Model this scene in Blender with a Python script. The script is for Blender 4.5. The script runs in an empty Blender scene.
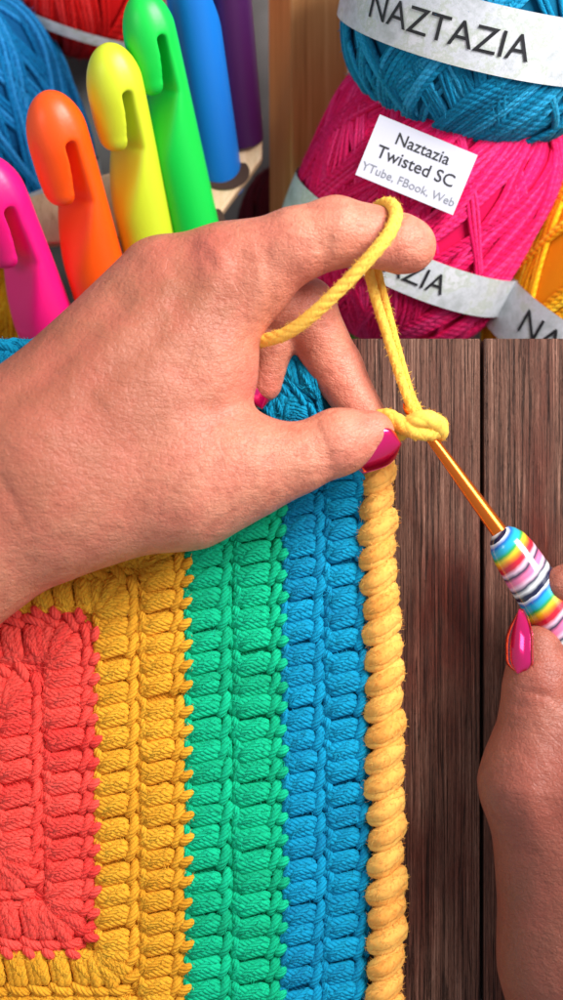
import bpy, math, random
import numpy as np
from mathutils import Vector
random.seed(7); rng = np.random.default_rng(7)
S = 1/3000.0            # one modelling unit is a third of a millimetre
CAMH = 1500.0           # camera height above the table in those units
sc = bpy.context.scene
col = sc.collection

# ------------------------------------------------------------------ camera
cam_d = bpy.data.cameras.new('camera'); cam = bpy.data.objects.new('camera', cam_d); col.objects.link(cam)
cam.location = (0, 0, CAMH*S)
cam_d.sensor_fit = 'VERTICAL'; cam_d.sensor_height = 24
cam_d.angle = 2*math.atan(500/CAMH)
cam_d.clip_start = 0.01; cam_d.clip_end = 20
cam_d.dof.use_dof = True; cam_d.dof.focus_distance = (CAMH-40)*S; cam_d.dof.aperture_fstop = 5.6
sc.camera = cam
# ------------------------------------------------------------------ light
w = bpy.data.worlds.new('World'); sc.world = w; w.use_nodes = True
bg = w.node_tree.nodes['Background']; bg.inputs[0].default_value = (0.82, 0.88, 1.0, 1); bg.inputs[1].default_value = 0.50
def area(name, loc, target, size, power, colr=(1, 1, 1), sy=None):
    l = bpy.data.lights.new(name, 'AREA'); l.energy = power; l.color = colr
    l.shape = 'RECTANGLE'; l.size = size; l.size_y = sy or size
    o = bpy.data.objects.new(name, l); col.objects.link(o); o.location = loc
    o.rotation_euler = (Vector(target)-Vector(loc)).to_track_quat('-Z', 'Y').to_euler()
area('key_light', (0.40, 0.34, 0.46), (0.01, 0.02, 0), 0.34, 10.0, (1, 0.985, 0.96))  # soft key lamp from the upper right
area('side_light', (-0.55, 0.10, 0.50), (0, 0.0, 0), 0.22, 0.8, (1, 0.97, 0.95))
sc.view_settings.view_transform = 'Standard'; sc.view_settings.look = 'None'
sc.view_settings.exposure = 0.0; sc.view_settings.gamma = 1
sc.render.engine = 'CYCLES'
sc.cycles.use_denoising = True
sc.cycles.max_bounces = 6

# ------------------------------------------------------------------ helpers
def W(px, py, z=0.0):
    k = (CAMH-z)/CAMH
    return np.array([(px-281.5)*k, (500-py)*k, z], float)
def nrm(v):
    v = np.array(v, float); return v/np.linalg.norm(v)
def tag(o, label=None, cat=None, group=None, kind=None):
    for k, v in (('label', label), ('category', cat), ('group', group), ('kind', kind)):
        if v: o[k] = v
    return o
def empty(name, loc, label, cat, group=None):
    o = bpy.data.objects.new(name, None); col.objects.link(o); o.location = tuple(np.array(loc)*S)
    o.empty_display_size = 0.01
    return tag(o, label, cat, group)
def mesh(name, V, F, mat, parent=None, uv=None, rnd=None, smooth=True, local=False):
    """V in modelling units, world space (or local to the parent when local)."""
    V = np.asarray(V, float)
    if parent is not None and not local: V = V-np.array(parent.location)/S
    me = bpy.data.meshes.new(name); n = len(V)
    if isinstance(F, np.ndarray):
        m, k = F.shape
        me.vertices.add(n); me.vertices.foreach_set('co', (V*S).astype(np.float32).ravel())
        me.loops.add(m*k); me.loops.foreach_set('vertex_index', F.astype(np.int32).ravel())
        me.polygons.add(m); me.polygons.foreach_set('loop_start', np.arange(0, m*k, k, dtype=np.int32))
        me.update(calc_edges=True)
    else:
        me.from_pydata([tuple(v) for v in V*S], [], [tuple(int(i) for i in f) for f in F]); me.update()
    if uv is not None:
        li = np.empty(len(me.loops), np.int32); me.loops.foreach_get('vertex_index', li)
        u = me.uv_layers.new(name='UVMap'); u.data.foreach_set('uv', np.asarray(uv, np.float32)[li].ravel())
    if rnd is not None:
        a = me.attributes.new('rnd', 'FLOAT', 'POINT'); a.data.foreach_set('value', np.asarray(rnd, np.float32))
    me.polygons.foreach_set('use_smooth', np.full(len(me.polygons), smooth))
    me.materials.append(mat); me.validate()
    o = bpy.data.objects.new(name, me); col.objects.link(o)
    if parent is not None: o.parent = parent
    return o
class Bag:
    def __init__(s): s.V = []; s.F = []; s.U = []; s.R = []; s.n = 0
    def add(s, V, F, U=None, r=0.0):
        s.V.append(V); s.F.append(F+s.n); s.n += len(V)
        s.U.append(U if U is not None else np.zeros((len(V), 2))); s.R.append(np.full(len(V), r) if np.isscalar(r) else r)
    def fuzz(s, count, length=6.0, wd=0.32, lift=0.55, seed=1):
        g = np.random.default_rng(seed); V = np.concatenate(s.V); F = np.concatenate(s.F)
        N = np.zeros_like(V); fn_ = np.cross(V[F[:, 2]]-V[F[:, 0]], V[F[:, 3]]-V[F[:, 1]])
        for k in range(4):
            for a in range(3): N[:, a] += np.bincount(F[:, k], fn_[:, a], len(V))
        N /= np.linalg.norm(N, axis=1)[:, None]+1e-9
        ok = np.nonzero((N[:, 2] > -0.35) & (V[:, 2]+N[:, 2] > V[:, 2].min()))[0]
        i = g.choice(ok, count); p = V[i]; n = N[i]
        t = g.normal(size=(count, 3)); t -= n*(t*n).sum(1)[:, None]; t /= np.linalg.norm(t, axis=1)[:, None]
        L = length*g.uniform(0.4, 1.3, count)[:, None]; li = lift*g.uniform(0.15, 1.1, count)[:, None]
        sd = np.cross(n, t)*wd; bend = g.normal(size=(count, 1))*0.3
        rows = [p-n*0.4, p+L*(t*0.5+n*li*0.7+np.cross(n, t)*bend*0.3), p+L*(t*0.95+n*li+np.cross(n, t)*bend)]
        Vh = np.stack([rows[0]-sd, rows[0]+sd, rows[1]-sd*0.8, rows[1]+sd*0.8, rows[2]-sd*0.3, rows[2]+sd*0.3], 1).reshape(-1, 3)
        b = np.arange(count)[:, None]*6; Fh = np.concatenate([b+np.array([0, 1, 3, 2]), b+np.array([2, 3, 5, 4])])
        s.add(Vh, Fh, None, np.repeat(g.uniform(0.3, 1, count), 6))
    def build(s, name, mat, parent=None, smooth=True, fn=None):
        V = np.concatenate(s.V)
        if fn: V = fn(V)
        return mesh(name, V, np.concatenate(s.F), mat, parent, np.concatenate(s.U), np.concatenate(s.R), smooth)
def catmull(P, step=3.0):
    P = np.asarray(P, float); Q = np.vstack([2*P[0]-P[1], P, 2*P[-1]-P[-2]]); out = []
    for i in range(1, len(Q)-2):
        n = max(2, int(np.linalg.norm(Q[i+1][:3]-Q[i][:3])/step)); t = np.linspace(0, 1, n, endpoint=False)[:, None]
        a, b, c, d = Q[i-1], Q[i], Q[i+1], Q[i+2]
        out.append(0.5*((2*b)+(-a+c)*t+(2*a-5*b+4*c-d)*t*t+(-a+3*b-3*c+d)*t**3))
    out.append(P[-1:]); return np.vstack(out)
def tube(P, r, sides=10, ply=0.12, plies=3, pitch=14.0, cap=True, phase=0.0, flat=1.0, up=(0, 0, 1)):
    """P: n x 3 centre line. r: radius or array. returns V, F, U with plies twisted round the line"""
    P = np.asarray(P, float); n = len(P)
    T = np.gradient(P, axis=0); T /= np.linalg.norm(T, axis=1)[:, None]+1e-9
    L = np.concatenate([[0], np.cumsum(np.linalg.norm(np.diff(P, axis=0), axis=1))])
    N = np.zeros_like(P); ref = nrm(up)
    if abs(T[0]@ref) > 0.95: ref = np.array([1., 0, 0])
    v = ref-T[0]*(ref@T[0]); v /= np.linalg.norm(v)
    for i in range(n):
        v = v-T[i]*(v@T[i]); v /= np.linalg.norm(v)+1e-9; N[i] = v
    B = np.cross(T, N)
    r = np.full(n, r) if np.isscalar(r) else np.asarray(r, float)
    if cap:
        e = np.ones(n); k = min(3, n//3)
        for j, q in enumerate((0.05, 0.62, 0.9)[:k]): e[j] *= q; e[-1-j] *= q
        r = r*e
    th = math.pi+np.arange(sides+1)*2*math.pi/sides; m = sides+1
    R = r[:, None]*(1+ply*np.cos(plies*th[None]+phase-2*math.pi*plies*L[:, None]/pitch))
    V = P[:, None]+R[..., None]*(flat*np.cos(th)[None, :, None]*N[:, None]+np.sin(th)[None, :, None]*B[:, None])
    i = np.arange(n-1)[:, None]*m; j = np.arange(sides)[None]
    F = np.stack([i+j, i+j+1, i+m+j+1, i+m+j], -1).reshape(-1, 4)
    U = np.stack([np.repeat(L, m), np.tile(np.arange(m)/sides, n)], -1)
    return V.reshape(-1, 3), F, U
def box(c, sx, sy, sz, ax=(1, 0, 0), ay=(0, 1, 0)):
    ax = nrm(ax); az = nrm(np.cross(ax, ay)); ay = np.cross(az, ax)
    V = np.array([np.array(c)+ax*sx*i/2+ay*sy*j/2+az*sz*k/2 for i in (-1, 1) for j in (-1, 1) for k in (-1, 1)])
    F = np.array([[0, 1, 3, 2], [4, 6, 7, 5], [0, 4, 5, 1], [2, 3, 7, 6], [0, 2, 6, 4], [1, 5, 7, 3]])
    return V, F
def bevel(o, wd, seg=3):
    m = o.modifiers.new('bevel', 'BEVEL'); m.width = wd*S; m.segments = seg; m.limit_method = 'ANGLE'
    return o

# --- signed distance modelling: smooth unions meshed with surface nets
def rcone(X, a, b, r1, r2, fz=1.0):
    a = np.asarray(a, float); b = np.asarray(b, float)
    s = np.array([1, 1, fz]); ab = (b-a)*s
    D = [(X[i]-a[i])*s[i] for i in range(3)]
    t = np.clip((D[0]*ab[0]+D[1]*ab[1]+D[2]*ab[2])/(ab@ab+1e-9), 0, 1)
    return np.sqrt((D[0]-t*ab[0])**2+(D[1]-t*ab[1])**2+(D[2]-t*ab[2])**2)-(r1+(r2-r1)*t)
def smin(a, b, k):
    h = np.clip(0.5+0.5*(b-a)/k, 0, 1); return b+(a-b)*h-k*h*(1-h)
def smax(a, b, k): return -smin(-a, -b, k)
def grid(lo, hi, h):
    ax = [np.arange(lo[i], hi[i]+h, h, dtype=np.float32) for i in range(3)]
    return ax, np.meshgrid(*ax, indexing='ij', sparse=True)
def surface_nets(D, ax):
    nx, ny, nz = D.shape; pos = D > 0
    cnt = np.zeros((nx-1, ny-1, nz-1), np.int32); acc = np.zeros((nx-1, ny-1, nz-1, 3), np.float32)
    sl = lambda d, o: slice(o, d-1+o)
    for axis in range(3):
        for o1 in (0, 1):
            for o2 in (0, 1):
                oa = [0, 0, 0]; others = [i for i in range(3) if i != axis]
                oa[others[0]] = o1; oa[others[1]] = o2
                ob = list(oa); ob[axis] = 1
                A = D[sl(nx, oa[0]), sl(ny, oa[1]), sl(nz, oa[2])]; Bv = D[sl(nx, ob[0]), sl(ny, ob[1]), sl(nz, ob[2])]
                m = (A > 0) != (Bv > 0)
                t = np.where(m, A/np.where(m, A-Bv, 1), 0)
                cnt += m
                for c in range(3):
                    acc[..., c] += np.where(m, oa[c]+(t if c == axis else 0), 0)
    act = cnt > 0; idx = -np.ones(cnt.shape, np.int64); idx[act] = np.arange(act.sum())
    ijk = np.argwhere(act); V = ijk+acc[act]/cnt[act][:, None]
    h = ax[0][1]-ax[0][0]; V = V*h+np.array([ax[0][0], ax[1][0], ax[2][0]])
    Fs = []
    for axis in range(3):
        u, v = [(1, 2), (2, 0), (0, 1)][axis]
        sA = [slice(None)]*3; sB = [slice(None)]*3; sA[axis] = slice(0, -1); sB[axis] = slice(1, None)
        m = pos[tuple(sA)] != pos[tuple(sB)]
        E = np.argwhere(m); ok = (E[:, u] > 0) & (E[:, v] > 0) & (E[:, u] < D.shape[u]-1) & (E[:, v] < D.shape[v]-1); E = E[ok]
        inside = ~pos[E[:, 0], E[:, 1], E[:, 2]]
        def cell(du, dv):
            Q = E.copy(); Q[:, u] += du; Q[:, v] += dv; return idx[Q[:, 0], Q[:, 1], Q[:, 2]]
        q = np.stack([cell(-1, -1), cell(0, -1), cell(0, 0), cell(-1, 0)], -1)
        q[~inside] = q[~inside][:, ::-1]; Fs.append(q)
    F = np.concatenate(Fs); F = F[(F >= 0).all(1)]
    # relax
    for _ in range(2):
        s = np.zeros_like(V); c = np.zeros(len(V))
        for a_, b_ in ((0, 1), (1, 2), (2, 3), (3, 0)):
            for x_, y_ in ((a_, b_), (b_, a_)):
                for k in range(3): s[:, k] += np.bincount(F[:, x_], V[F[:, y_], k], len(V))
                c += np.bincount(F[:, x_], minlength=len(V))
        V = V*0.5+0.5*s/np.maximum(c, 1)[:, None]
    return V, F

# ------------------------------------------------------------------ materials
def srgb(r, g, b):
    f = lambda c: ((c/255+0.055)/1.055)**2.4 if c > 10 else c/255/12.92
    return (f(r), f(g), f(b), 1)
class Mat:
    def __init__(s, name):
        s.m = bpy.data.materials.new(name); s.m.use_nodes = True; s.t = s.m.node_tree
        s.b = s.t.nodes['Principled BSDF']
    def n(s, typ, **kw):
        x = s.t.nodes.new(typ)
        for k, v in kw.items():
            if isinstance(k, str) and hasattr(x, k): setattr(x, k, v)
            else: x.inputs[k.replace('_', ' ')].default_value = v
        return x
    def l(s, a, b): s.t.links.new(a, b)
    def set(s, **kw):
        for k, v in kw.items(): s.b.inputs[k.replace('_', ' ')].default_value = v
        return s
    def coords(s, scale=(1, 1, 1), rot=(0, 0, 0)):
        tc = s.n('ShaderNodeTexCoord'); mp = s.n('ShaderNodeMapping')
        mp.inputs['Scale'].default_value = tuple(c/S for c in scale); mp.inputs['Rotation'].default_value = rot
        s.l(tc.outputs['Object'], mp.inputs[0]); return mp.outputs[0]
    def noise(s, vec, scale, detail=4, rough=0.55):
        x = s.n('ShaderNodeTexNoise'); x.inputs['Scale'].default_value = scale; x.inputs['Detail'].default_value = detail
        x.inputs['Roughness'].default_value = rough; s.l(vec, x.inputs['Vector']); return x.outputs['Fac']
    def ramp(s, fac, stops, interp='LINEAR'):
        x = s.n('ShaderNodeValToRGB'); x.color_ramp.interpolation = interp; e = x.color_ramp.elements
        while len(e) > 1: e.remove(e[-1])
        e[0].position, e[0].color = stops[0][0], stops[0][1]
        for p, c in stops[1:]:
            k = e.new(p); k.color = c
        s.l(fac, x.inputs[0]); return x.outputs[0]
    def math(s, op, a, b=None, c=None):
        x = s.n('ShaderNodeMath'); x.operation = op
        for i, v in enumerate((a, b, c)):
            if v is None: continue
            if isinstance(v, (int, float)): x.inputs[i].default_value = v
            else: s.l(v, x.inputs[i])
        return x.outputs[0]
    def mix(s, fac, a, b, mode='MIX'):
        x = s.n('ShaderNodeMix'); x.data_type = 'RGBA'; x.blend_type = mode
        for i, v in ((0, fac), (6, a), (7, b)):
            if isinstance(v, (int, float, tuple)): x.inputs[i].default_value = v
            else: s.l(v, x.inputs[i])
        return x.outputs[2]
    def bump(s, h, dist, strength=1.0, prev=None):
        x = s.n('ShaderNodeBump'); x.inputs['Strength'].default_value = strength; x.inputs['Distance'].default_value = dist*S
        s.l(h, x.inputs['Height'])
        if prev is not None: s.l(prev, x.inputs['Normal'])
        s.l(x.outputs[0], s.b.inputs['Normal']); return x.outputs[0]
    def color(s, c): s.l(c, s.b.inputs['Base Color']); return s

def scale_col(c, k): return tuple(min(1, x*k) for x in c[:3])+(1,)
def yarn_mat(name, c, c2=None, fibre=1.0, rough=0.9, plyf=0.20, plyd=1.0, hi=1.22, plyn=6.0):
    M = Mat(name); c2 = c2 or scale_col(c, 0.72)
    uv = M.n('ShaderNodeUVMap').outputs[0]
    mp = M.n('ShaderNodeMapping'); mp.inputs['Scale'].default_value = (0.16, 9, 1); mp.inputs['Rotation'].default_value = (0, 0, 0.0)
    # shear uv so the fibres spiral
    sep = M.n('ShaderNodeSeparateXYZ'); M.l(uv, sep.inputs[0])
    v2 = M.math('ADD', sep.outputs[1], M.math('MULTIPLY', sep.outputs[0], 0.03))
    cb = M.n('ShaderNodeCombineXYZ'); M.l(sep.outputs[0], cb.inputs[0]); M.l(v2, cb.inputs[1]); M.l(cb.outputs[0], mp.inputs[0])
    at = M.n('ShaderNodeAttribute'); at.attribute_name = 'rnd'; M.l(M.math('MULTIPLY', at.outputs['Fac'], 37.0), cb.inputs[2])
    f = M.noise(mp.outputs[0], 1.6, 3)
    pl = M.math('ABSOLUTE', M.math('SINE', M.math('MULTIPLY', M.math('SUBTRACT', M.math('MULTIPLY', sep.outputs[1], plyn), M.math('MULTIPLY', sep.outputs[0], plyf)), math.pi)))
    o = M.noise(M.coords((0.9, 0.9, 0.9)), 1.0, 3)
    t = M.math('ADD', M.math('MULTIPLY', f, 0.6), M.math('MULTIPLY', at.outputs['Fac'], 0.4))
    cc = M.ramp(t, [(0.25, c2), (0.52, c), (0.85, tuple(min(1, x*hi+(hi-1.2)*0.10) for x in c[:3])+(1,))])
    M.color(cc); M.set(Roughness=rough)
    M.b.inputs['Specular IOR Level'].default_value = 0.25
    M.b.inputs['Subsurface Weight'].default_value = 0.35; M.b.inputs['Subsurface Radius'].default_value = (1, 1, 1); M.b.inputs['Subsurface Scale'].default_value = 3.0*S
    M.b.inputs['Sheen Weight'].default_value = 0.15; M.b.inputs['Sheen Roughness'].default_value = 0.4
    M.b.inputs['Sheen Tint'].default_value = scale_col(c, 1.6)
    b = M.bump(pl, plyd, 0.9); b = M.bump(f, 0.8*fibre, 0.7, b)
    return M.m
Y = {
 'coral': yarn_mat('coral_yarn', srgb(248, 78, 68), srgb(226, 52, 50)),
 'gold': yarn_mat('gold_yarn', srgb(230, 162, 40), srgb(214, 144, 28)),
 'green': yarn_mat('green_yarn', srgb(0, 178, 128), srgb(0, 150, 104)),
 'blue': yarn_mat('blue_yarn', srgb(0, 142, 182), srgb(0, 114, 156)),
 'butter': yarn_mat('butter_yarn', srgb(250, 178, 86), srgb(240, 158, 68), plyf=0.05, plyd=0.5, plyn=5.0),
 'lemon': yarn_mat('lemon_yarn', srgb(255, 198, 84), srgb(240, 174, 58), plyf=0.09, plyd=0.6, plyn=4.0),
 'teal': yarn_mat('teal_skein', srgb(0, 132, 174), srgb(0, 92, 128), hi=1.7, plyn=2.0, plyf=0.12, plyd=0.8),
 'deepblue': yarn_mat('deep_blue_skein', srgb(0, 118, 178), srgb(0, 78, 130), hi=1.7, plyn=2.0, plyf=0.12, plyd=0.8),
 'pink': yarn_mat('pink_skein', srgb(238, 18, 98), srgb(206, 2, 74), hi=1.7, plyn=2.0, plyf=0.12, plyd=0.8),
 'red': yarn_mat('red_skein', srgb(226, 16, 14), srgb(186, 0, 4), hi=1.7, plyn=2.0, plyf=0.12, plyd=0.8),
 'yellow': yarn_mat('yellow_skein', srgb(246, 170, 12), srgb(222, 128, 0), hi=1.7, plyn=2.0, plyf=0.12, plyd=0.8),
 'maroon': yarn_mat('maroon_filler', srgb(96, 16, 30), srgb(60, 8, 18)),
 'kelly': yarn_mat('green_skein', srgb(70, 176, 60), srgb(40, 140, 40)),
}
def wood_mat(name, dark, mid, light, gs=1.0, bump=2.2, rot=0.0, rough=0.6, red=None, crack=0.0):
    M = Mat(name)
    v1 = M.coords((0.11*gs, 0.0035*gs, 0.11*gs), (0, 0, rot)); g1 = M.noise(v1, 1.0, 8, 0.7)
    v2 = M.coords((0.55*gs, 0.007*gs, 0.5*gs), (0, 0, rot)); g2 = M.noise(v2, 1.0, 5, 0.65)
    v3 = M.coords((0.012*gs, 0.004*gs, 0.012*gs), (0, 0, rot)); g3 = M.noise(v3, 1.0, 4, 0.6)
    v4 = M.coords((0.9*gs, 0.12*gs, 0.9*gs), (0, 0, rot)); g4 = M.noise(v4, 1.0, 3, 0.6)
    g = M.math('ADD', M.math('MULTIPLY', g1, 0.5), M.math('MULTIPLY', g2, 0.5))
    c = M.ramp(g, [(0.38, dark), (0.48, mid), (0.52, mid), (0.61, light)])
    if red: c = M.mix(M.ramp(g3, [(0.45, (0, 0, 0, 1)), (0.68, (1, 1, 1, 1))]), c, red, 'OVERLAY')
    c = M.mix(M.ramp(g4, [(0.3, (0.75,)*3+(1,)), (0.6, (1,)*3+(1,))]), (0, 0, 0, 1), c, 'MIX') if False else c
    v5 = M.coords((0.16*gs, 0.0022*gs, 0.16*gs), (0, 0, rot)); g5 = M.noise(v5, 1.0, 3, 0.5)
    ck = M.ramp(g5, [(0.470, (0, 0, 0, 1)), (0.497, (crack,)*3+(1,)), (0.503, (crack,)*3+(1,)), (0.525, (0, 0, 0, 1))])
    c = M.mix(ck, c, scale_col(dark, 0.55))
    c = M.mix(M.ramp(g4, [(0.35, (crack*0.5,)*3+(1,)), (0.5, (0, 0, 0, 1))]), c, scale_col(dark, 0.8))
    M.color(c); M.set(Roughness=rough); M.b.inputs['Specular IOR Level'].default_value = 0.3
    g = M.math('SUBTRACT', g, M.math('MULTIPLY', ck, 0.5))
    b = M.bump(g, bump, 1.0); M.bump(g4, bump*0.3, 0.6, b)
    return M.m
WD = wood_mat('weathered_wood', srgb(54, 32, 25), srgb(112, 75, 60), srgb(166, 125, 106), 1.1, 5.0, 0, 0.62, srgb(150, 96, 84), 0.8)
CW = wood_mat('crate_wood', srgb(168, 102, 50), srgb(200, 134, 74), srgb(216, 156, 96), 0.45, 0.6, 0, 0.5)
HW = wood_mat('holder_wood', srgb(196, 158, 120), srgb(218, 184, 146), srgb(230, 200, 166), 0.4, 0.4, 0.6, 0.5)
def simple(name, c, rough=0.5, metal=0.0, spec=0.5):
    M = Mat(name); M.set(Base_Color=c, Roughness=rough, Metallic=metal); M.b.inputs['Specular IOR Level'].default_value = spec; return M
INK = simple('ink', srgb(22, 22, 26), 0.6).m
GREYINK = simple('faint_ink', srgb(120, 122, 130), 0.6).m
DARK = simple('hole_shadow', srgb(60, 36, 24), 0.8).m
CARD = simple('card', srgb(190, 190, 202), 0.5).m
def paper_mat():
    M = Mat('marbled_paper'); v = M.coords((0.03, 0.03, 0.03))
    f = M.noise(v, 1.0, 6, 0.65); f2 = M.noise(v, 2.6, 5, 0.7)
    c = M.ramp(f, [(0.35, srgb(172, 176, 178)), (0.5, srgb(200, 202, 208)), (0.56, srgb(182, 188, 178)), (0.62, srgb(208, 208, 212))])
    c = M.mix(M.ramp(f2, [(0.5, (0, 0, 0, 1)), (0.52, (0.5,)*3+(1,)), (0.54, (0, 0, 0, 1))]), c, srgb(156, 164, 156))
    M.color(c); M.set(Roughness=0.5); return M.m
PAPER = paper_mat()
GROUND = Mat('shelf_liner'); GROUND.color(GROUND.ramp(GROUND.noise(GROUND.coords((0.01, 0.01, 0.01)), 1.0, 4), [(0.3, srgb(104, 102, 98)), (0.7, srgb(134, 132, 128))])); GROUND.set(Roughness=0.7); GROUND = GROUND.m

def skin_mat(name, base, deep, warm, dark=1.0):
    M = Mat(name)
    v = M.coords((1, 1, 1))
    big = M.noise(v, 0.012, 4, 0.6); mid = M.noise(v, 0.07, 5, 0.65); fine = M.noise(v, 0.55, 3, 0.6)
    at = M.n('ShaderNodeAttribute'); at.attribute_name = 'rnd'      # natural redness of knuckles and finger ends
    tn = M.n('ShaderNodeAttribute'); tn.attribute_name = 'tan'      # painted shade: browner skin where the hands turn from the light
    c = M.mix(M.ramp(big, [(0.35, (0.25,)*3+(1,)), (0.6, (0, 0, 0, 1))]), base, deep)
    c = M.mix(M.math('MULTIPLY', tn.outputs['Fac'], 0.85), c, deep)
    c = M.mix(M.math('MULTIPLY', at.outputs['Fac'], 0.8), c, warm)
    m2 = M.noise(v, 0.035, 4, 0.6)
    c = M.mix(M.ramp(m2, [(0.38, (0.34,)*3+(1,)), (0.58, (0, 0, 0, 1))]), c, warm)
    c = M.mix(M.ramp(mid, [(0.36, (0.3,)*3+(1,)), (0.52, (0, 0, 0, 1))]), c, deep)
    c = M.mix(M.ramp(fine, [(0.3, (0.25,)*3+(1,)), (0.5, (0, 0, 0, 1))]), c, deep)
    M.color(c)
    M.b.subsurface_method = 'RANDOM_WALK'
    M.set(Roughness=0.46); M.b.inputs['Specular IOR Level'].default_value = 0.42
    M.b.inputs['Subsurface Weight'].default_value = 0.22; M.b.inputs['Subsurface Radius'].default_value = (1.0, 0.32, 0.18)
    M.b.inputs['Subsurface Scale'].default_value = 8*S
    vo = M.n('ShaderNodeTexVoronoi'); vo.feature = 'DISTANCE_TO_EDGE'; vo.inputs['Scale'].default_value = 0.17
    mv = M.coords((1, 1.5, 1), (0, 0, 0.6)); nz = M.noise(v, 0.2, 3)
    ad = M.n('ShaderNodeMixRGB'); ad.inputs[0].default_value = 0.06; M.l(mv, ad.inputs[1]); M.l(nz, ad.inputs[2])
    M.l(mv, vo.inputs['Vector'])
    cell = M.ramp(vo.outputs['Distance'], [(0.0, (0, 0, 0, 1)), (0.12, (1, 1, 1, 1))])
    wr = M.noise(M.coords((0.035, 0.14, 0.09), (0, 0, 0.7)), 1.0, 5, 0.7)
    b = M.bump(mid, 1.6, 0.6); wr = M.math('MULTIPLY', wr, M.ramp(m2, [(0.35, (0.25,)*3+(1,)), (0.65, (1, 1, 1, 1))])); b = M.bump(wr, 2.4, 0.7, b); b = M.bump(cell, 0.36, 0.6, b); M.bump(fine, 0.6, 0.5, b)
    return M.m
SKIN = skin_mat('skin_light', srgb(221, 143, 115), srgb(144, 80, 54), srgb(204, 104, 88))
SKIN2 = skin_mat('skin_shadow_hand', srgb(172, 102, 82), srgb(118, 64, 48), srgb(158, 76, 62))  # darker copy of the skin, weaker light painted into its colours
def nail_mat():
    M = Mat('chrome_red_varnish')
    lw = M.n('ShaderNodeLayerWeight'); lw.inputs[0].default_value = 0.4
    M.color(M.ramp(lw.outputs['Facing'], [(0.0, srgb(250, 10, 124)), (0.3, srgb(206, 0, 56)), (0.8, srgb(240, 40, 10))]))  # magenta highlight and reflected orange rim painted into the colour by facing
    M.set(Metallic=0.7, Roughness=0.14); M.b.inputs['Coat Weight'].default_value = 1.0; M.b.inputs['Coat Roughness'].default_value = 0.03
    return M.m
NAIL = nail_mat()
def plastic(name, c, c2=None):
    M = Mat(name); M.set(Base_Color=c, Roughness=0.42)
    M.b.inputs['Subsurface Weight'].default_value = 0.25; M.b.inputs['Subsurface Radius'].default_value = (1, 1, 1); M.b.inputs['Subsurface Scale'].default_value = 10*S
    M.bump(M.noise(M.coords((0.2, 0.2, 0.2)), 1.0, 3), 0.25, 0.4); return M.m

# ------------------------------------------------------------------ the setting: surface behind, table
V, F = box(W(281, 0, -470), 2600, 2600, 20)
tag(mesh('ground', V, F, GROUND, smooth=False), kind='structure')
root = empty('wooden_table', W(281.5, 700, -60), 'dark weathered wooden table top of vertical planks under the crochet blanket', 'table')
def plank(x0, x1, seed):
    nx = 6; ys = np.linspace(1500, 338.5, 60)
    c = W((x0+x1)/2, 900, -31)
    V, F = box([(x0+x1)/2-281.5, (500-338.5)-600, -30], x1-x0, 1200, 60)
    o = mesh('plank', V, F, WD, root, smooth=False); bevel(o, 1.6, 3)
    return o
for a, b in ((-420, -122), (-119, 182), (185, 480.3), (484.2, 790), (793, 1060)): plank(a, b, a)

# ------------------------------------------------------------------ crochet blanket
blanket = empty('crochet_blanket', W(180, 780, 0), 'rainbow striped crochet granny rectangle, coral centre to blue border, lying on the dark planks', 'blanket')
CX = -5.0
def warp(V):
    V = V.copy(); px = V[:, 0]+281.5; py = 500-V[:, 1]
    # corner pulled up into the pinch of thumb and finger
    u = np.clip((px-285)/80, 0, 1.6); v = np.clip((520-py)/175, 0, 1)
    u_ = u**1.1
    dy = u_*58*v**1.3; V[:, 1] -= dy
    V[:, 0] -= 8*np.clip((px-230)/130, 0, 1)*np.clip((520-py)/140, 0, 1)
    V[:, 2] += 44*np.clip((px-230)/130, 0, 1)*np.clip((500-py)/110, 0, 1)
    q = np.clip((px-322)/40, 0, 1)*np.clip((470-py)/60, 0, 1)      # the very corner is folded under
    V[:, 2] = V[:, 2]*(1-q)+(6+V[:, 2]*0.12)*q; V[:, 0] -= 22*q
    # slow drift of the edge as on a hand made piece
    V[:, 0] += (4*np.sin((py-420)/190.0)+1.5*np.sin(py/61.0))*np.clip((px-180)/200, 0, 1)
    V[:, 2] += 2.0*np.sin(px/47.0)*np.sin(py/83.0)
    return V
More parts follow.
